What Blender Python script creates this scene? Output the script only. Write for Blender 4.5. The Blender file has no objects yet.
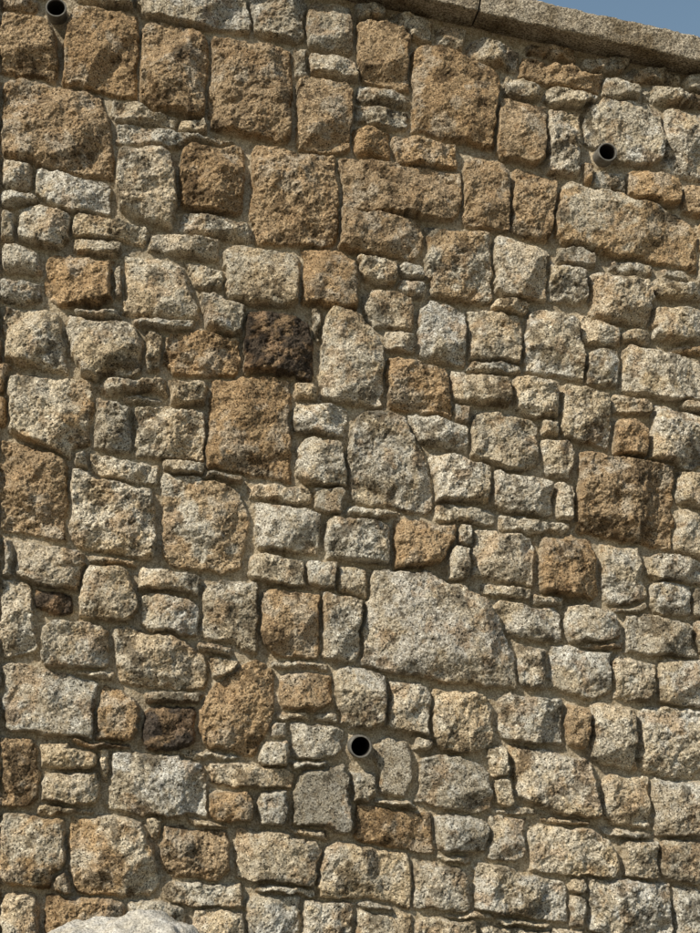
import bpy, bmesh, math, random
import numpy as np
from mathutils import Vector, Matrix, Euler, noise as mnoise

rng = np.random.RandomState(7)
random.seed(7)
scene = bpy.context.scene

# ------------------------------------------------------------------ camera
PW, PH, F = 700.0, 933.0, 1348.0
cam_d = bpy.data.cameras.new("camera")
cam = bpy.data.objects.new("camera", cam_d)
scene.collection.objects.link(cam)
CAM = Vector((0.0, -5.4, 1.6))
PITCH, YAW = math.radians(12.5), math.radians(8.0)
cam.location = CAM
cam.rotation_euler = Euler((math.radians(90) + PITCH, 0, -YAW), 'XYZ')
cam_d.sensor_width = 36
cam_d.lens = F / PH * 36
cam_d.clip_end = 5000
scene.camera = cam
R = np.array(cam.rotation_euler.to_matrix())
C = np.array(CAM)

def to_wall(px, py, plane=0.0):
    """survey coordinates -> metres on the wall face (x, z)"""
    d = R @ np.array([(px - PW/2)/F, -(py - PH/2)/F, -1.0])
    t = (plane - C[1]) / d[1]
    p = C + d*t
    return p[0], p[2]

# ------------------------------------------------------------------ survey of the stones
S = """
0,-6 38,-4 36,10 0,8 B|0,14 46,24 56,32 56,82 0,68 B|72,8 138,14 137,97 64,88 66,30 B|72,-12 134,-12 134,6 78,2 M
143,20 207,30 204,118 141,110 B|137,-8 245,-6 250,32 185,22 140,12 G|213,38 293,47 290,142 208,125 B|250,-10 304,-10 303,42 255,30 M
308,0 352,8 350,52 306,44 M|356,18 409,28 409,90 360,80 B|309,54 353,60 357,79 309,72 G|299,80 352,86 350,152 298,149 B
358,86 410,94 410,108 358,100 M|356,104 412,112 410,128 356,121 M|355,126 390,131 388,156 355,151 B|412,45 455,55 498,72 495,148 412,128 B
392,12 432,20 432,42 392,30 G|436,24 466,32 464,50 438,46 M|470,36 520,50 516,70 470,60 G|524,56 604,74 600,92 515,80 B
505,76 543,82 543,98 505,94 G|501,98 546,106 546,166 497,155 B|395,134 458,145 456,171 395,161 B|549,107 582,112 580,177 548,170 G
547,86 600,96 598,106 547,101 G|586,104 640,98 662,112 662,165 622,160 612,142 587,142 G|666,108 706,116 706,180 666,172 G
606,76 640,84 640,98 606,96 G|645,84 706,98 706,108 645,98 M|630,167 680,178 680,206 628,198 B|594,172 625,172 626,192 594,184 M|684,184 706,188 706,216 684,212 B
0,76 100,88 114,150 114,178 60,172 0,152 B|114,100 180,114 178,128 112,118 M|116,122 200,134 240,140 180,136 175,146 118,142 O
122,150 170,148 178,198 172,228 120,208 113,180 O|182,138 243,147 242,216 180,205 B|254,147 335,156 338,246 250,242 B|341,158 461,173 461,219 345,206 B
465,154 512,167 510,231 462,222 B|515,168 557,176 551,241 512,231 B|560,182 640,196 697,226 697,270 625,258 556,241 H|339,208 424,222 422,261 338,248 B
0,157 32,162 30,188 0,184 O|36,168 108,184 107,212 60,208 35,194 G|0,190 36,197 36,208 0,204 O|20,203 70,214 68,246 18,238 O|0,210 17,214 15,241 0,238 M
73,214 146,226 147,244 73,234 O|150,232 218,241 218,258 150,250 O|181,211 252,223 258,241 182,231 O|75,238 120,244 118,257 76,254 M|0,245 38,250 38,273 0,269 O
0,279 41,286 41,303 0,300 O|45,252 112,257 110,307 45,302 B|124,254 185,264 199,320 122,313 O|188,262 224,268 224,290 194,286 O|200,293 243,301 243,334 206,328 G
222,243 300,255 300,307 229,299 O|303,247 356,258 359,309 303,303 B|358,256 397,263 396,286 360,280 G|400,264 425,269 425,280 400,276 O|365,289 413,298 413,331 365,323 O
428,225 492,234 492,303 430,296 H|495,236 547,250 547,299 495,293 O|550,262 588,270 588,304 550,299 G|592,270 653,280 650,327 592,318 O|656,278 706,286 706,300 656,297 G|652,305 706,312 706,342 652,336 G
3,306 58,314 67,373 4,361 G|70,314 132,324 144,345 136,380 86,379 66,345 G|166,329 240,338 238,379 165,372 B|147,330 163,334 160,371 147,369 O|248,310 312,319 312,379 246,371 D
330,308 366,315 386,356 381,407 320,396 322,350 G|388,332 415,338 415,353 388,348 O|389,356 447,369 452,416 391,406 B|420,298 465,308 467,365 418,356 G|469,310 522,318 522,362 469,357 O
531,305 580,318 585,379 524,369 G|584,315 622,325 620,346 584,341 O|588,349 619,352 617,386 588,382 G|624,343 700,360 706,403 622,390 G|450,370 512,379 510,406 455,401 O|516,374 560,382 558,419 517,413 O
562,385 611,396 609,447 562,436 G|613,396 652,402 652,416 613,411 O|656,405 706,420 706,470 650,457 G|618,419 645,423 645,456 616,451 B
9,375 92,381 90,440 62,459 8,432 H|96,399 130,403 130,451 94,446 M|100,373 163,379 163,395 100,391 O|135,405 204,411 204,460 135,456 O|168,379 204,384 204,405 170,402 O
212,378 290,376 290,481 206,467 B|295,402 348,406 345,436 295,430 G|298,439 345,442 347,488 297,483 M|293,382 318,386 318,398 293,396 O|357,414 402,411 430,465 432,514 350,501 348,452 G
410,413 468,425 468,450 417,440 O|472,410 538,419 538,470 472,461 M|543,436 573,441 573,477 543,471 G|582,452 675,465 672,549 578,530 B|432,452 493,463 490,502 436,499 G
495,471 553,482 553,516 495,509 G|556,482 575,486 573,521 556,517 G|679,470 706,475 706,506 678,502 G|679,511 706,514 706,556 676,550 O
0,439 66,452 66,541 0,526 B|90,453 160,467 158,486 92,477 O|72,468 150,486 157,560 68,546 G|164,472 235,486 250,520 236,577 163,561 H|247,482 312,488 312,504 249,499 O|255,502 319,513 318,553 258,546 G
325,514 388,523 388,563 328,556 O|395,517 459,526 446,560 395,573 B|436,503 495,511 492,524 436,520 O|475,530 530,536 536,552 532,587 472,576 O|543,530 592,540 602,600 542,591 B|500,514 570,526 568,536 500,530 O
605,545 640,548 648,604 604,602 G|650,552 706,562 706,584 650,574 G|652,580 692,587 692,616 650,610 G|14,540 86,555 80,591 15,580 O|0,536 10,540 10,578 0,576 O|35,590 72,597 72,613 38,612 D|0,581 28,582 35,650 0,656 O
86,566 124,565 138,600 130,622 80,616 O|141,567 200,576 198,592 141,588 O|142,593 198,601 198,635 142,629 G|204,580 258,586 255,652 203,636 M|250,552 303,561 303,586 250,580 G|307,561 336,564 336,587 307,584 O|340,566 366,569 366,597 340,591 M
263,590 320,596 318,661 262,651 B|323,592 362,600 360,660 322,656 O|374,573 425,570 490,602 518,664 516,688 440,680 362,664 362,625 X|495,600 561,611 562,641 510,636 G|566,605 612,612 620,640 568,640 O|628,614 695,623 695,657 625,651 O
520,645 548,650 548,686 520,684 O|552,643 612,652 610,697 550,691 G|615,656 658,666 655,703 615,698 O|660,658 706,660 706,706 662,702 G
45,617 106,628 106,670 42,662 G|113,627 175,636 208,662 204,691 119,682 O|0,660 97,682 92,737 0,728 O|106,685 139,700 138,740 95,738 B|145,705 196,708 193,751 146,748 D|213,684 256,659 273,670 271,722 255,754 206,746 200,710 B
210,656 236,661 224,680 208,676 O|280,671 331,675 331,711 280,708 B|335,665 385,673 387,722 372,729 342,727 G|389,680 429,688 429,734 390,728 O|288,721 344,728 341,760 292,756 M|435,688 492,697 492,745 457,753 435,742 O
498,692 562,701 562,743 500,738 O|568,704 589,708 589,747 568,745 B|592,704 635,711 638,769 592,761 O|641,709 706,710 706,779 640,771 G
0,740 39,742 36,807 0,803 B|43,741 99,752 98,769 42,765 G|42,771 98,775 96,806 42,802 M|114,750 204,762 208,816 190,818 108,809 G|212,761 298,771 296,788 212,784 O|212,790 253,794 252,822 212,820 B|258,790 288,793 286,827 262,823 M
298,771 350,766 350,832 295,826 F|376,737 413,742 411,799 378,796 F|424,752 486,765 496,808 472,813 418,801 M|510,744 590,760 602,820 560,813 515,796 G|605,775 650,779 650,830 605,823 O|656,779 706,785 706,834 656,836 O
358,804 432,815 432,853 356,843 B|436,812 486,821 488,850 437,857 M|491,815 526,820 525,860 492,858 G|530,824 600,832 619,864 612,879 531,869 G|625,838 659,843 657,880 625,876 M|662,840 706,842 706,881 663,881 M
0,815 62,820 66,860 50,888 0,881 H|72,814 140,822 152,845 160,896 75,896 69,860 H|163,825 230,833 228,880 162,876 B|238,829 323,842 318,887 238,879 G|332,840 408,858 411,907 320,896 317,868 G|415,862 468,869 471,913 415,906 O
476,862 568,886 566,922 480,912 G|590,880 670,886 673,940 590,934 G|676,886 706,887 706,945 677,942 O|0,893 40,895 38,950 0,950 O|47,895 125,904 120,960 47,960 B|164,882 243,888 243,906 166,904 O|195,911 243,913 243,960 190,960 G
248,893 300,898 300,960 248,960 G|303,902 352,906 350,960 303,960 G|356,912 412,916 412,960 356,960 O|418,918 476,924 476,960 418,960 G|480,926 586,934 586,960 480,960 O|571,896 587,898 587,928 571,925 O
"""
def hull(pts):
    pts = sorted(set(map(tuple, pts)))
    def half(ps):
        h = []
        for p in ps:
            while len(h) >= 2 and ((h[-1][0]-h[-2][0])*(p[1]-h[-2][1]) - (h[-1][1]-h[-2][1])*(p[0]-h[-2][0])) <= 0:
                h.pop()
            h.append(p)
        return h
    a, b = half(pts), half(pts[::-1])
    return a[:-1] + b[:-1]

stones_px = []
for line in S.strip().split("\n"):
    for s in line.split("|"):
        tok = s.split()
        if len(tok) < 4: continue
        stones_px.append(([tuple(map(float, t.split(","))) for t in tok[:-1]], tok[-1]))

PIPES_PX = [(57, 13), (604, 156), (359, 746)]
def cop_px(x): return -8 + (x-330)*0.2216    # foot of the coping

# fill leftover pockets with small chinking stones
CELL = 3.0
gx = np.arange(-12, 712, CELL); gy = np.arange(-20, 952, CELL)
GX, GY = np.meshgrid(gx, gy)
occ = GY < cop_px(GX) + 3
for (x, y) in PIPES_PX:
    occ |= (GX-x)**2 + (GY-y)**2 < 15**2
for poly, c in stones_px:
    h = hull(poly); n = len(h); ins = np.ones_like(occ)
    for i in range(n):
        (x0, y0), (x1, y1) = h[i], h[(i+1) % n]
        L = math.hypot(x1-x0, y1-y0)
        ins &= ((x1-x0)*(GY-y0) - (y1-y0)*(GX-x0))/L > -2.2
    occ |= ins
def best_rect(occ):
    H, W = occ.shape; hts = [0]*W; best = (0, None)
    for r in range(H):
        row = occ[r]
        for c in range(W):
            hts[c] = 0 if row[c] else min(hts[c]+1, 10)
        st = []
        for c in range(W+1):
            cur = hts[c] if c < W else 0; start = c
            while st and st[-1][1] >= cur:
                s0, hh = st.pop()
                w = min(c - s0, 18)
                if hh >= 2 and w >= 2 and w*hh > best[0]:
                    best = (w*hh, (r-hh+1, s0, hh, w))
                start = s0
            st.append((start, cur))
    return best
for k in range(110):
    a, rct = best_rect(occ)
    if a < 7: break
    r, c, hh, w = rct
    x0, y0 = gx[c]-1.8, gy[r]-1.8; x1, y1 = x0+w*CELL+.6, y0+hh*CELL+.6
    occ[r-1 if r else 0:r+hh+1, c-1 if c else 0:c+w+1] = True
    j = lambda: random.uniform(-2.0, 2.0)
    sl = 0.10*(x1-x0)
    stones_px.append(([(x0+j(), y0+j()-sl/3), (x1+j(), y0+j()+sl/3), (x1+j(), y1+j()+sl/3), (x0+j(), y1+j()-sl/3)],
                      random.choice("OOGMMBF")))
print("stones in view", len(stones_px))

stones = [([to_wall(*p) for p in poly], c) for poly, c in stones_px]

# wall top line
ax_, az_ = to_wall(330, cop_px(330)); bx_, bz_ = to_wall(700, cop_px(700))
TS = (bz_-az_)/(bx_-ax_)
def top(x): return az_ + (x-ax_)*TS
cs = [to_wall(*p) for p in ((-12,-20),(712,-20),(712,950),(-12,950))]
VX0 = min(c[0] for c in cs); VX1 = max(c[0] for c in cs)
VZ0 = min(c[1] for c in cs); VZ1 = max(c[1] for c in cs)
XL, XR = VX0-2.8, VX1+2.8

# masonry outside the surveyed part: random coursed rubble following the same fall
lc = [to_wall(-3, y) for y in (-20, 952)]; rc = [to_wall(705, y) for y in (-20, 952)]
def inside_view(x, z):
    fl = lc[0][0] + (z-lc[0][1])/(lc[1][1]-lc[0][1])*(lc[1][0]-lc[0][0])
    fr = rc[0][0] + (z-rc[0][1])/(rc[1][1]-rc[0][1])*(rc[1][0]-rc[0][0])
    zb = to_wall(350, 948)[1]; zt = to_wall(350, -14)[1]
    return fl < x < fr and zb - (x)*0.0 < z < zt
v = 0.0
while v < top(XL) + 1.2:
    hrow = random.uniform(0.13, 0.30)
    x = XL - 0.1
    while x < XR:
        w = random.uniform(0.16, 0.40)
        parts = [(0, hrow)] if (hrow < 0.2 or random.random() < .6) else [(0, hrow*random.uniform(.35,.6))]
        if parts[0][1] < hrow: parts.append((parts[0][1], hrow))
        for (a, b) in parts:
            z0, z1 = v + a - 0.09*(x+w/2) , v + b - 0.09*(x+w/2)
            g = 0.011; q = lambda: random.uniform(-.012, .012)
            poly = [(x+g+q(), z0+g+q()), (x+w-g+q(), z0+g-0.09*w/2+q()), (x+w-g+q(), z1-g-0.09*w/2+q()), (x+g+q(), z1-g+q())]
            inn = sum(inside_view(px, pz) for px, pz in poly)
            if inn == 0 and z1 > -0.05 and z0 < top(x)+.05:
                stones.append((poly, random.choice("OOGGMBBH")))
        x += w
    v += hrow
N = len(stones); print("stones total", N)

# ------------------------------------------------------------------ height field
def axis(lo, f0, f1, hi, fine, coarse):
    a = list(np.arange(f0, f1, fine))
    s = fine; x = f0
    left = []
    while x > lo:
        s = min(s*1.07, coarse); x -= s; left.append(x)
    s = fine; x = a[-1]; right = []
    while x < hi:
        s = min(s*1.07, coarse); x += s; right.append(x)
    return np.array(left[::-1] + a + right)
zmax_needed = top(XL) + .1
X = axis(XL, VX0, VX1, XR, 0.0030, 0.020)
Z = axis(-0.1, VZ0, min(VZ1, top(VX0)+.05), zmax_needed, 0.0030, 0.020)
nx, nz = len(X), len(Z); print("grid", nx, nz, nx*nz)
GXm, GZm = np.meshgrid(X.astype(np.float32), Z.astype(np.float32))

def vnoise(x, y, seed):
    t = np.random.RandomState(seed).rand(256, 256).astype(np.float32)*2-1
    xi = np.floor(x).astype(np.int32); yi = np.floor(y).astype(np.int32)
    fx = x-xi; fy = y-yi
    fx = fx*fx*fx*(fx*(fx*6-15)+10); fy = fy*fy*fy*(fy*(fy*6-15)+10)
    x0 = xi & 255; x1 = (xi+1) & 255; y0 = yi & 255; y1 = (yi+1) & 255
    return (t[y0, x0]*(1-fx)+t[y0, x1]*fx)*(1-fy) + (t[y1, x0]*(1-fx)+t[y1, x1]*fx)*fy
def fbm(x, y, freq, octs, seed, gain=.5):
    o = np.zeros_like(x); a = 1.0; f = freq
    for k in range(octs):
        ca, sa = math.cos(.6+k*1.1), math.sin(.6+k*1.1)
        o += a*vnoise((x*ca-y*sa)*f+17.3*k, (x*sa+y*ca)*f+5.1*k, seed+k)
        a *= gain; f *= 2.03
    return o

WX = GXm + 0.0080*fbm(GXm, GZm, 13, 4, 11, .6) + .0018*vnoise(GXm*120, GZm*120, 19)
WZ = GZm + 0.0080*fbm(GXm, GZm, 13, 4, 21, .6) + .0018*vnoise(GXm*120, GZm*120, 29)

d1 = np.full((nz, nx), 0.06, np.float32); d2 = d1.copy(); sid = np.full((nz, nx), -1, np.int32)
KR = 0.0055
cen = np.zeros((N, 2), np.float32); siz = np.zeros(N, np.float32)
for i, (poly, c) in enumerate(stones):
    h = hull(poly); xs = [p[0] for p in h]; zs = [p[1] for p in h]
    cen[i] = (sum(xs)/len(xs), sum(zs)/len(zs)); siz[i] = min(max(xs)-min(xs), max(zs)-min(zs))
    m = .045
    i0, i1 = np.searchsorted(X, [min(xs)-m, max(xs)+m]); j0, j1 = np.searchsorted(Z, [min(zs)-m, max(zs)+m])
    if i1 <= i0 or j1 <= j0: continue
    sx = WX[j0:j1, i0:i1]; sz = WZ[j0:j1, i0:i1]
    # knock a random corner or two off the block
    extra = []
    for q in range(len(h)):
        if random.random() < .40 and c != 'X':
            p, pr, nx_ = h[q], h[q-1], h[(q+1) % len(h)]
            la = math.hypot(pr[0]-p[0], pr[1]-p[1]); lb = math.hypot(nx_[0]-p[0], nx_[1]-p[1])
            if la < 1e-4 or lb < 1e-4: continue
            ca_, cb_ = random.uniform(.08, .26)*min(la, .2), random.uniform(.08, .26)*min(lb, .2)
            A = (p[0]+(pr[0]-p[0])/la*ca_, p[1]+(pr[1]-p[1])/la*ca_); B_ = (p[0]+(nx_[0]-p[0])/lb*cb_, p[1]+(nx_[1]-p[1])/lb*cb_)
            extra.append((A, B_))
    acc = np.zeros_like(sx); n = len(h)
    k = min(KR, siz[i]*.07)
    segs = [(h[q], h[(q+1) % n]) for q in range(n)] + extra
    for (x0, y0), (x1, y1) in segs:
        L = math.hypot(x1-x0, y1-y0)
        if L < 1e-5: continue
        dd = -((x1-x0)*(sz-y0) - (y1-y0)*(sx-x0))/L
        acc += np.exp(np.clip(dd/k, -60, 60))
    d = (k*np.log(acc+1e-30)).astype(np.float32)
    a1 = d1[j0:j1, i0:i1]; a2 = d2[j0:j1, i0:i1]; si = sid[j0:j1, i0:i1]
    better = d < a1
    a2[:] = np.where(better, a1, np.minimum(a2, d))
    a1[:] = np.where(better, d, a1); si[better] = i

e = np.minimum((d2-d1)*.5 - .0045, .0075 - d1)
e[sid < 0] = -1
ids = np.maximum(sid, 0)

# per stone relief
H0 = rng.uniform(.046, .080, N).astype(np.float32) + np.clip(siz-.1, 0, .2)*.07
flat = np.array([c == 'F' for _, c in stones])
isD = np.array([c == 'D' for _, c in stones])
H0[flat] *= .8
KP = 7
px_ = GXm - cen[ids, 0]; pz_ = GZm - cen[ids, 1]
stone_h = np.full((nz, nx), 1.0, np.float32)
for k in range(KP):
    ang = rng.uniform(0, 2*math.pi, N); slp = rng.uniform(.18, .75, N)
    if k == 0: slp = rng.uniform(.02, .16, N)
    slp[flat] *= .15
    off = H0 + rng.uniform(0.05, .24, N)*siz*slp*2 + (0.0 if k == 0 else .002)
    if k == 0: off = H0
    gxk = (np.cos(ang)*slp).astype(np.float32); gzk = (np.sin(ang)*slp).astype(np.float32)
    pl = off.astype(np.float32)[ids] + gxk[ids]*px_ + gzk[ids]*pz_
    stone_h = np.minimum(stone_h, pl)
stone_h = np.clip(stone_h, .030, .115)
wid = rng.uniform(.007, .018, N).astype(np.float32)[ids]*(1+.5*fbm(GXm, GZm, 20, 2, 33))
t = np.clip(e/np.maximum(wid, .004), 0, 1)
prof = np.clip(1-(1-t)**2.2, 0, 1)
rough = rng.uniform(.7, 1.35, N).astype(np.float32); rough[flat] = .35
rr = rough[ids]
ox = rng.uniform(0, 50, N).astype(np.float32)[ids]; oz = rng.uniform(0, 50, N).astype(np.float32)[ids]
nA = fbm(GXm+ox, GZm+oz, 12, 3, 41)
# chipped facets: terraced noise with slanted steps
q_ = fbm(GXm+ox, GZm+oz, 14, 3, 51)*2.4
nB = (np.floor(q_) + np.clip((q_-np.floor(q_))*2.4-.7, 0, 1))/2.4
nC = fbm(GXm+ox, GZm+oz, 58, 3, 61, .75)
relief = rr*(.0060*nA + .0090*nB + .0027*nC)
hs = stone_h*prof + relief*np.clip(e/.008, 0, 1)
mort = .0060*fbm(GXm, GZm, 6, 3, 71) + .0016*fbm(GXm, GZm, 80, 3, 75, .6)
hgt = np.where(e > 0, np.maximum(hs, mort), mort)
hgt = hgt - .036

# weep pipes
pipes = [to_wall(*p) for p in PIPES_PX]; PR = .043
holes = np.zeros((nz, nx), bool)
for (x, z) in pipes:
    r = np.hypot(GXm-x, GZm-z)
    k = np.clip((r-PR-.003)/.010, 0, 1)
    hgt = hgt*k + (-.026)*(1-k); e = np.where(r < PR+.009, -1, e)
    holes |= r < PR-.002

# ------------------------------------------------------------------ colour per vertex (albedo only)
PAL = dict(B=(.375,.275,.170), O=(.48,.405,.300), G=(.50,.465,.40), M=(.41,.355,.27), D=(.24,.165,.105), H=(.48,.43,.345), F=(.39,.36,.305), X=(.50,.465,.405))
ALT = dict(B=(.32,.232,.142), O=(.49,.45,.375), G=(.47,.40,.295), M=(.44,.405,.34), D=(.065,.050,.038), H=(.39,.29,.18), F=(.32,.285,.225), X=(.49,.43,.335))
base = np.array([PAL[c] for _, c in stones], np.float32); alt = np.array([ALT[c] for _, c in stones], np.float32)
br = rng.uniform(.90, 1.13, (N, 1)).astype(np.float32); base *= br; alt *= br
warm = rng.uniform(-.04, .04, (N, 1)).astype(np.float32)
tint = np.concatenate([1+warm, np.ones_like(warm), 1-1.6*warm], 1); base *= tint; alt *= tint
pn = fbm(GXm+ox, GZm+oz, 7, 4, 81, .65)
offs = rng.uniform(-.45, .35, N).astype(np.float32)
offs[isD] = .0
m = np.clip((pn+offs[ids])*1.6+.5, 0, 1)
m = (m*m*(3-2*m))[..., None]
col = base[ids]*(1-m) + alt[ids]*m
notD = (~isD)[ids][..., None]
# grey crystalline patches on the brown stones, iron stain on the grey ones
gp = np.clip((fbm(GXm+oz+3, GZm+ox, 9, 4, 181, .65)-.30)*2.0, 0, 1)[..., None]*.45*notD
col = col*(1-gp) + np.array([.45,.42,.36], np.float32)*gp
st2 = np.clip((fbm(GXm+oz, GZm+ox, 12, 4, 91, .65)-.38)*2.0, 0, 1)[..., None]*.52
rust = np.array([.34,.23,.13], np.float32)
col = col*(1-st2) + rust*st2
dk = np.clip((fbm(GXm+oz+9, GZm+ox, 11, 5, 95, .75)-.50)*2.2, 0, 1)[..., None]*.85
col = col*(1-dk*np.array([.70,.72,.75], np.float32))
dtop = (top(GXm)-GZm)
run = np.clip(1-dtop/.5, 0, 1)*np.clip(.35+fbm(GXm*1.0, GZm*.18, 14, 3, 141), 0, 1)*.3
for (x, z) in pipes:
    run = np.maximum(run, np.clip(1-np.abs(GXm-x+.01*fbm(GXm, GZm, 9, 2, 77))/.035, 0, 1)*np.clip(1-(z-GZm)/.45, 0, 1)*(GZm < z-.03)*.4)
col = col*(1-run[..., None])
mcol = np.array([.42,.36,.27], np.float32)*(1+.18*fbm(GXm, GZm, 6, 4, 101))[..., None]
mm = np.clip((e + .0018*fbm(GXm, GZm, 45, 3, 131))/.0035+.1, 0, 1)
col = mcol*(1-mm[..., None]) + col*mm[..., None]
col = np.clip(col, .01, .8)

# ------------------------------------------------------------------ mesh
co = np.empty((nz*nx, 3), np.float32)
co[:, 0] = GXm.ravel(); co[:, 1] = -hgt.ravel(); co[:, 2] = GZm.ravel()
idx = np.arange(nz*nx, dtype=np.int32).reshape(nz, nx)
quads = np.stack([idx[:-1, :-1], idx[:-1, 1:], idx[1:, 1:], idx[1:, :-1]], -1)
keep = (GZm[:-1, :-1] < top(GXm[:-1, :-1]) + .02) & ~(holes[:-1, :-1] & holes[1:, 1:] & holes[:-1, 1:] & holes[1:, :-1])
quads = quads[keep]
used = np.zeros(nz*nx, bool); used[quads.ravel()] = True
remap = np.cumsum(used).astype(np.int32)-1
co = co[used]; quads = remap[quads]
me = bpy.data.meshes.new("stone_retaining_wall")
me.vertices.add(len(co)); me.vertices.foreach_set("co", co.ravel())
me.loops.add(quads.size); me.loops.foreach_set("vertex_index", quads.ravel())
me.polygons.add(len(quads)); me.polygons.foreach_set("loop_start", np.arange(0, quads.size, 4, dtype=np.int32))
me.polygons.foreach_set("use_smooth", np.ones(len(quads), bool))
me.update()
ca = me.attributes.new("stone_col", 'FLOAT_COLOR', 'POINT')
c4 = np.ones((len(co), 4), np.float32); c4[:, :3] = col.reshape(-1, 3)[used]; c4[:, 3] = 1
ca.data.foreach_set("color", c4.ravel())
ma = me.attributes.new("stone_mask", 'FLOAT', 'POINT')
ma.data.foreach_set("value", mm.ravel()[used].astype(np.float32))
wall = bpy.data.objects.new("stone_retaining_wall", me); scene.collection.objects.link(wall)

# ------------------------------------------------------------------ materials
def newmat(name):
    m = bpy.data.materials.new(name); m.use_nodes = True
    nt = m.node_tree; b = nt.nodes["Principled BSDF"]; b.inputs["Roughness"].default_value = .9
    if "Specular IOR Level" in b.inputs: b.inputs["Specular IOR Level"].default_value = .25
    return m, nt, b
def nnoise(nt, vec, scale, det=3, rough=.6):
    n = nt.nodes.new("ShaderNodeTexNoise"); n.inputs["Scale"].default_value = scale
    n.inputs["Detail"].default_value = det; n.inputs["Roughness"].default_value = rough
    nt.links.new(vec, n.inputs["Vector"]); return n.outputs["Fac"]
def ramp(nt, fac, stops):
    r = nt.nodes.new("ShaderNodeValToRGB"); nt.links.new(fac, r.inputs[0])
    while len(r.color_ramp.elements) < len(stops): r.color_ramp.elements.new(.5)
    for el, (p, c) in zip(r.color_ramp.elements, stops):
        el.position = p; el.color = (*c, 1) if len(c) == 3 else c
    return r.outputs[0]
def mult(nt, a, b, fac=1.0, mode='MULTIPLY'):
    m = nt.nodes.new("ShaderNodeMix"); m.data_type = 'RGBA'; m.blend_type = mode
    if isinstance(fac, float): m.inputs[0].default_value = fac
    else: nt.links.new(fac, m.inputs[0])
    nt.links.new(a, m.inputs[6])
    if isinstance(b, tuple): m.inputs[7].default_value = (*b, 1)
    else: nt.links.new(b, m.inputs[7])
    return m.outputs[2]
def bump(nt, b, h, dist, prev=None):
    n = nt.nodes.new("ShaderNodeBump"); n.inputs["Distance"].default_value = dist; n.inputs["Strength"].default_value = 1
    nt.links.new(h, n.inputs["Height"])
    if prev is not None: nt.links.new(prev, n.inputs["Normal"])
    nt.links.new(n.outputs[0], b.inputs["Normal"]); return n.outputs[0]

wm, nt, b = newmat("rough_granite_and_mortar")
geo = nt.nodes.new("ShaderNodeNewGeometry").outputs["Position"]
at = nt.nodes.new("ShaderNodeAttribute"); at.attribute_name = "stone_col"
am = nt.nodes.new("ShaderNodeAttribute"); am.attribute_name = "stone_mask"
g1 = nnoise(nt, geo, 145, 3, .78)
sp = ramp(nt, g1, [(.34, (.38,.355,.31)), (.45, (.86,.84,.81)), (.55, (1.08,1.08,1.08)), (.67, (1.7,1.72,1.74))])
c = mult(nt, at.outputs["Color"], sp)
g2 = nnoise(nt, geo, 36, 3, .65)
sp2 = ramp(nt, g2, [(.34, (.75,.70,.62)), (.5, (1,1,1)), (.66, (1.16,1.18,1.20))])
c = mult(nt, c, sp2)
vor = nt.nodes.new("ShaderNodeTexVoronoi"); vor.inputs["Scale"].default_value = 215; nt.links.new(geo, vor.inputs["Vector"])
bw = nt.nodes.new("ShaderNodeSeparateColor"); nt.links.new(vor.outputs["Color"], bw.inputs[0])
fl = ramp(nt, bw.outputs[0], [(.0, (.16,.15,.14)), (.10, (.28,.27,.26)), (.16, (1,1,1)), (.88, (1,1,1)), (.95, (1.5,1.5,1.5))])
c = mult(nt, c, fl, am.outputs["Fac"])
nt.links.new(c, b.inputs["Base Color"])
bump(nt, b, g1, .0068)
me.materials.append(wm)

def mesh_obj(name, verts, faces, mat, smooth=False, parent=None):
    m = bpy.data.meshes.new(name); m.from_pydata(verts, [], faces); m.update()
    if smooth: m.polygons.foreach_set("use_smooth", [True]*len(m.polygons))
    m.materials.append(mat); o = bpy.data.objects.new(name, m); scene.collection.objects.link(o)
    if parent: o.parent = parent
    return o

# backing masonry behind the face (follows the wall top)
bm_, nt, b = newmat("backing_concrete"); b.inputs["Base Color"].default_value = (.25,.22,.18,1)
y0, y1 = .42, .62
bv = [(XL,y0,-.1),(XR,y0,-.1),(XR,y0,top(XR)-.0),(XL,y0,top(XL)-.0),(XL,y1,-.1),(XR,y1,-.1),(XR,y1,top(XR)-.0),(XL,y1,top(XL)-.0)]
mesh_obj("wall_backing", bv, [(0,1,2,3),(5,4,7,6),(0,4,5,1),(1,5,6,2),(4,0,3,7),(3,2,6,7)], bm_, parent=wall)

# ------------------------------------------------------------------ coping
cm, nt, b = newmat("exposed_aggregate_concrete")
geo = nt.nodes.new("ShaderNodeNewGeometry").outputs["Position"]
a1 = nnoise(nt, geo, 110, 3, .75); a2 = nnoise(nt, geo, 5, 5, .65)
c = ramp(nt, a1, [(.36, (.07,.06,.05)), (.5, (.33,.29,.23)), (.64, (.64,.59,.50))])
c = mult(nt, c, ramp(nt, a2, [(.38, (.50,.43,.33)), (.60, (1.1,1.08,1.04))]))
nt.links.new(c, b.inputs["Base Color"]); bump(nt, b, a1, .009)
ang = math.atan(TS); ux = np.array([math.cos(ang), 0, math.sin(ang)]); un = np.array([-math.sin(ang), 0, math.cos(ang)])
TH = .128
sec = []
yF, yB = -.105, .66
def arc(cy, cz, r, a0, a1, n=5):
    return [(cy+r*math.cos(math.radians(a0+(a1-a0)*i/n)), cz+r*math.sin(math.radians(a0+(a1-a0)*i/n))) for i in range(n+1)]
sec += [(yB, 0.0)] + [(yB-(yB-yF)*k/24, 0.0) for k in range(1, 24)]
sec += arc(yF+.010, .010, .010, 270, 180, 3)
sec += [(yF, .010+(TH-.038)*k/12) for k in range(1, 12)]
sec += arc(yF+.028, TH-.028, .028, 180, 90, 6)
sec += [(yF+.028+(yB-yF-.032)*k/24, TH) for k in range(1, 25)]
jx, jz = to_wall(473, 8)
s_joint = (jx-ax_)/math.cos(ang)
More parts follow.
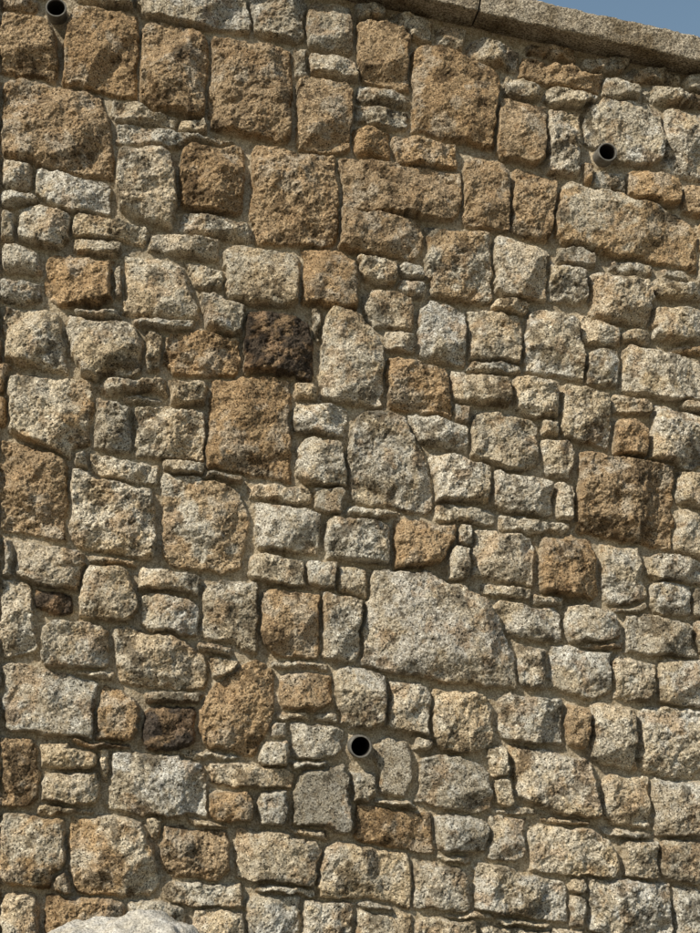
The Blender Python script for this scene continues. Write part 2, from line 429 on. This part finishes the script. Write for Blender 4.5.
edges = sorted([s_joint + k*1.35 for k in range(-4, 5)])
cop_root = bpy.data.objects.new("wall_coping", None); scene.collection.objects.link(cop_root)
for q in range(len(edges)-1):
    s0, s1 = edges[q]+.004, edges[q+1]-.004
    if ax_+s0*math.cos(ang) > XR or ax_+s1*math.cos(ang) < XL: continue
    ns = 200; vs = []; fs = []; M = len(sec)
    dz = random.uniform(-.003, .003); dy = random.uniform(-.005, .005)
    for i in range(ns+1):
        s = s0+(s1-s0)*i/ns
        endr = max(0, .012-min(s-s0, s1-s))*.5
        for (y, z) in sec:
            zc = TH/2; yc = (yF+yB)/2
            yy = y + (endr if y < yc else -endr); zz = z+(endr if z < zc else -endr)
            P = np.array([ax_, 0, az_]) + ux*s + un*(zz+dz+.001) + np.array([0, yy+dy, 0])
            n_ = mnoise.noise(Vector(P)*9)*.006 + mnoise.noise(Vector(P)*35)*.0045+ mnoise.noise(Vector(P)*90)*.0026
            if y < yF+.04: P[1] -= n_
            if z > TH-.04 or (y < yF+.06): P[2] += n_*.9
            vs.append(tuple(P))
    for i in range(ns):
        for k in range(M):
            k2 = (k+1) % M
            fs.append((i*M+k, i*M+k2, (i+1)*M+k2, (i+1)*M+k))
    fs.append(tuple(range(M))); fs.append(tuple(ns*M+k for k in range(M))[::-1])
    o = mesh_obj("coping_slab", vs, fs, cm, parent=cop_root)
    bmod = o.data
    bb = bmesh.new(); bb.from_mesh(bmod); bmesh.ops.recalc_face_normals(bb, faces=bb.faces); bb.to_mesh(bmod); bb.free()

# ------------------------------------------------------------------ weep pipes
pm, nt, b = newmat("grey_drain_plastic"); 
geo = nt.nodes.new("ShaderNodeNewGeometry").outputs["Position"]
c = ramp(nt, nnoise(nt, geo, 60, 4, .6), [(.3, (.09,.085,.075)), (.7, (.20,.19,.17))])
nt.links.new(c, b.inputs["Base Color"]); b.inputs["Roughness"].default_value = .6
dm, nt2, b2_ = newmat("pipe_interior_dark"); b2_.inputs["Base Color"].default_value = (.035,.031,.028,1)  # near-black colour for the pipe bore and end cap, darker than the rim
for q, (x, z) in enumerate(pipes):
    n = 48; ro, ri = PR+.001, PR-.0055; yo = -.050; tilt = .06
    rings = [(ro, .10), (ro, yo+.0015), (ro-.0015, yo), (ri+.001, yo), (ri, yo+.001), (ri, yo+.012), (ri, .38)]
    vs = []; fs = []
    for (r, y) in rings:
        for k in range(n):
            a = 2*math.pi*k/n
            vs.append((x+r*math.cos(a), y, z+r*math.sin(a)+tilt*y))
    for i in range(len(rings)-1):
        for k in range(n):
            k2 = (k+1) % n; fs.append((i*n+k, i*n+k2, (i+1)*n+k2, (i+1)*n+k))
    fs.append(tuple((len(rings)-1)*n+k for k in range(n)))
    o = mesh_obj("drain_pipe", vs, fs, pm, smooth=False)
    o.data.materials.append(dm)
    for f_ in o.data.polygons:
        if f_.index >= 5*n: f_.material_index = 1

# ------------------------------------------------------------------ boulder at the foot of the wall
bo, nt, b = newmat("pale_granite")
geo = nt.nodes.new("ShaderNodeNewGeometry").outputs["Position"]
b1 = nnoise(nt, geo, 140, 3, .7); b2 = nnoise(nt, geo, 9, 4, .6)
c = ramp(nt, b1, [(.34, (.22,.21,.19)), (.5, (.52,.50,.465)), (.66, (.76,.74,.69))])
c = mult(nt, c, ramp(nt, b2, [(.35, (.8,.76,.68)), (.65, (1.05,1.05,1.05))]))
nt.links.new(c, b.inputs["Base Color"]); bump(nt, b, b1, .006)
YB = -.75
lx, lz = to_wall(38, 933, YB); rx, rz = to_wall(196, 933, YB); tx, tz = to_wall(125, 910, YB)
bb = bmesh.new(); bmesh.ops.create_icosphere(bb, subdivisions=7, radius=1)
cx = (lx+rx)/2; hw = (rx-lx)/2*1.6
for v_ in bb.verts:
    p = v_.co.copy()
    f = 1/(abs(p.x)**3+abs(p.y)**3+abs(p.z)**3)**(1/3.)
    f = f*.75+.25
    n_ = 1+.09*mnoise.noise(p*1.6+Vector((3,1,7)))+.04*mnoise.noise(p*5)+.018*mnoise.noise(p*14)+.009*mnoise.noise(p*40)
    q = p*f*n_
    flare = 1+.35*max(0, -q.z)
    v_.co = Vector((cx+q.x*hw*flare, YB+q.y*.36*flare, tz*.45 + q.z*tz*.56))
zt = max(v_.co.z for v_ in bb.verts)
for v_ in bb.verts: v_.co.z += tz-zt + (v_.co.x-cx)*.10*max(0, v_.co.z/tz)
for f_ in bb.faces: f_.smooth = True
mb = bpy.data.meshes.new("granite_boulder"); bb.to_mesh(mb); bb.free(); mb.materials.append(bo)
scene.collection.objects.link(bpy.data.objects.new("granite_boulder", mb))

# ------------------------------------------------------------------ ground
gm, nt, b = newmat("gravel_ground")
geo = nt.nodes.new("ShaderNodeNewGeometry").outputs["Position"]
q1 = nnoise(nt, geo, 45, 4, .7); q2 = nnoise(nt, geo, .8, 4, .6)
c = ramp(nt, q1, [(.3, (.10,.085,.065)), (.7, (.28,.24,.185))])
c = mult(nt, c, ramp(nt, q2, [(.35, (.75,.72,.66)), (.65, (1,1,1))]))
nt.links.new(c, b.inputs["Base Color"]); bump(nt, b, q1, .01)
mesh_obj("ground", [(-1500,-1500,0),(1500,-1500,0),(1500,1500,0),(-1500,1500,0)], [(0,1,2,3)], gm)

# ------------------------------------------------------------------ light
SD = Vector((-.66, -.53, .76)).normalized()
sun = bpy.data.lights.new("sun", 'SUN'); sun.energy = 5.0; sun.angle = math.radians(.5); sun.color = (1, .91, .75)
so = bpy.data.objects.new("sun", sun); scene.collection.objects.link(so)
so.rotation_euler = SD.to_track_quat('Z', 'Y').to_euler(); so.location = (0, -8, 10)
w = bpy.data.worlds.new("World"); scene.world = w; w.use_nodes = True
nt = w.node_tree; bg = nt.nodes["Background"]; sky = nt.nodes.new("ShaderNodeTexSky")
sky.sky_type = 'NISHITA'; sky.sun_disc = False
sky.sun_elevation = math.asin(SD.z); sky.sun_rotation = math.atan2(SD.x, SD.y)
sky.air_density = 2.0; sky.dust_density = 1.0; sky.ozone_density = 3.0
nt.links.new(sky.outputs[0], bg.inputs[0]); bg.inputs[1].default_value = .095
scene.view_settings.view_transform = 'Standard'; scene.view_settings.look = 'None'; scene.view_settings.exposure = 0
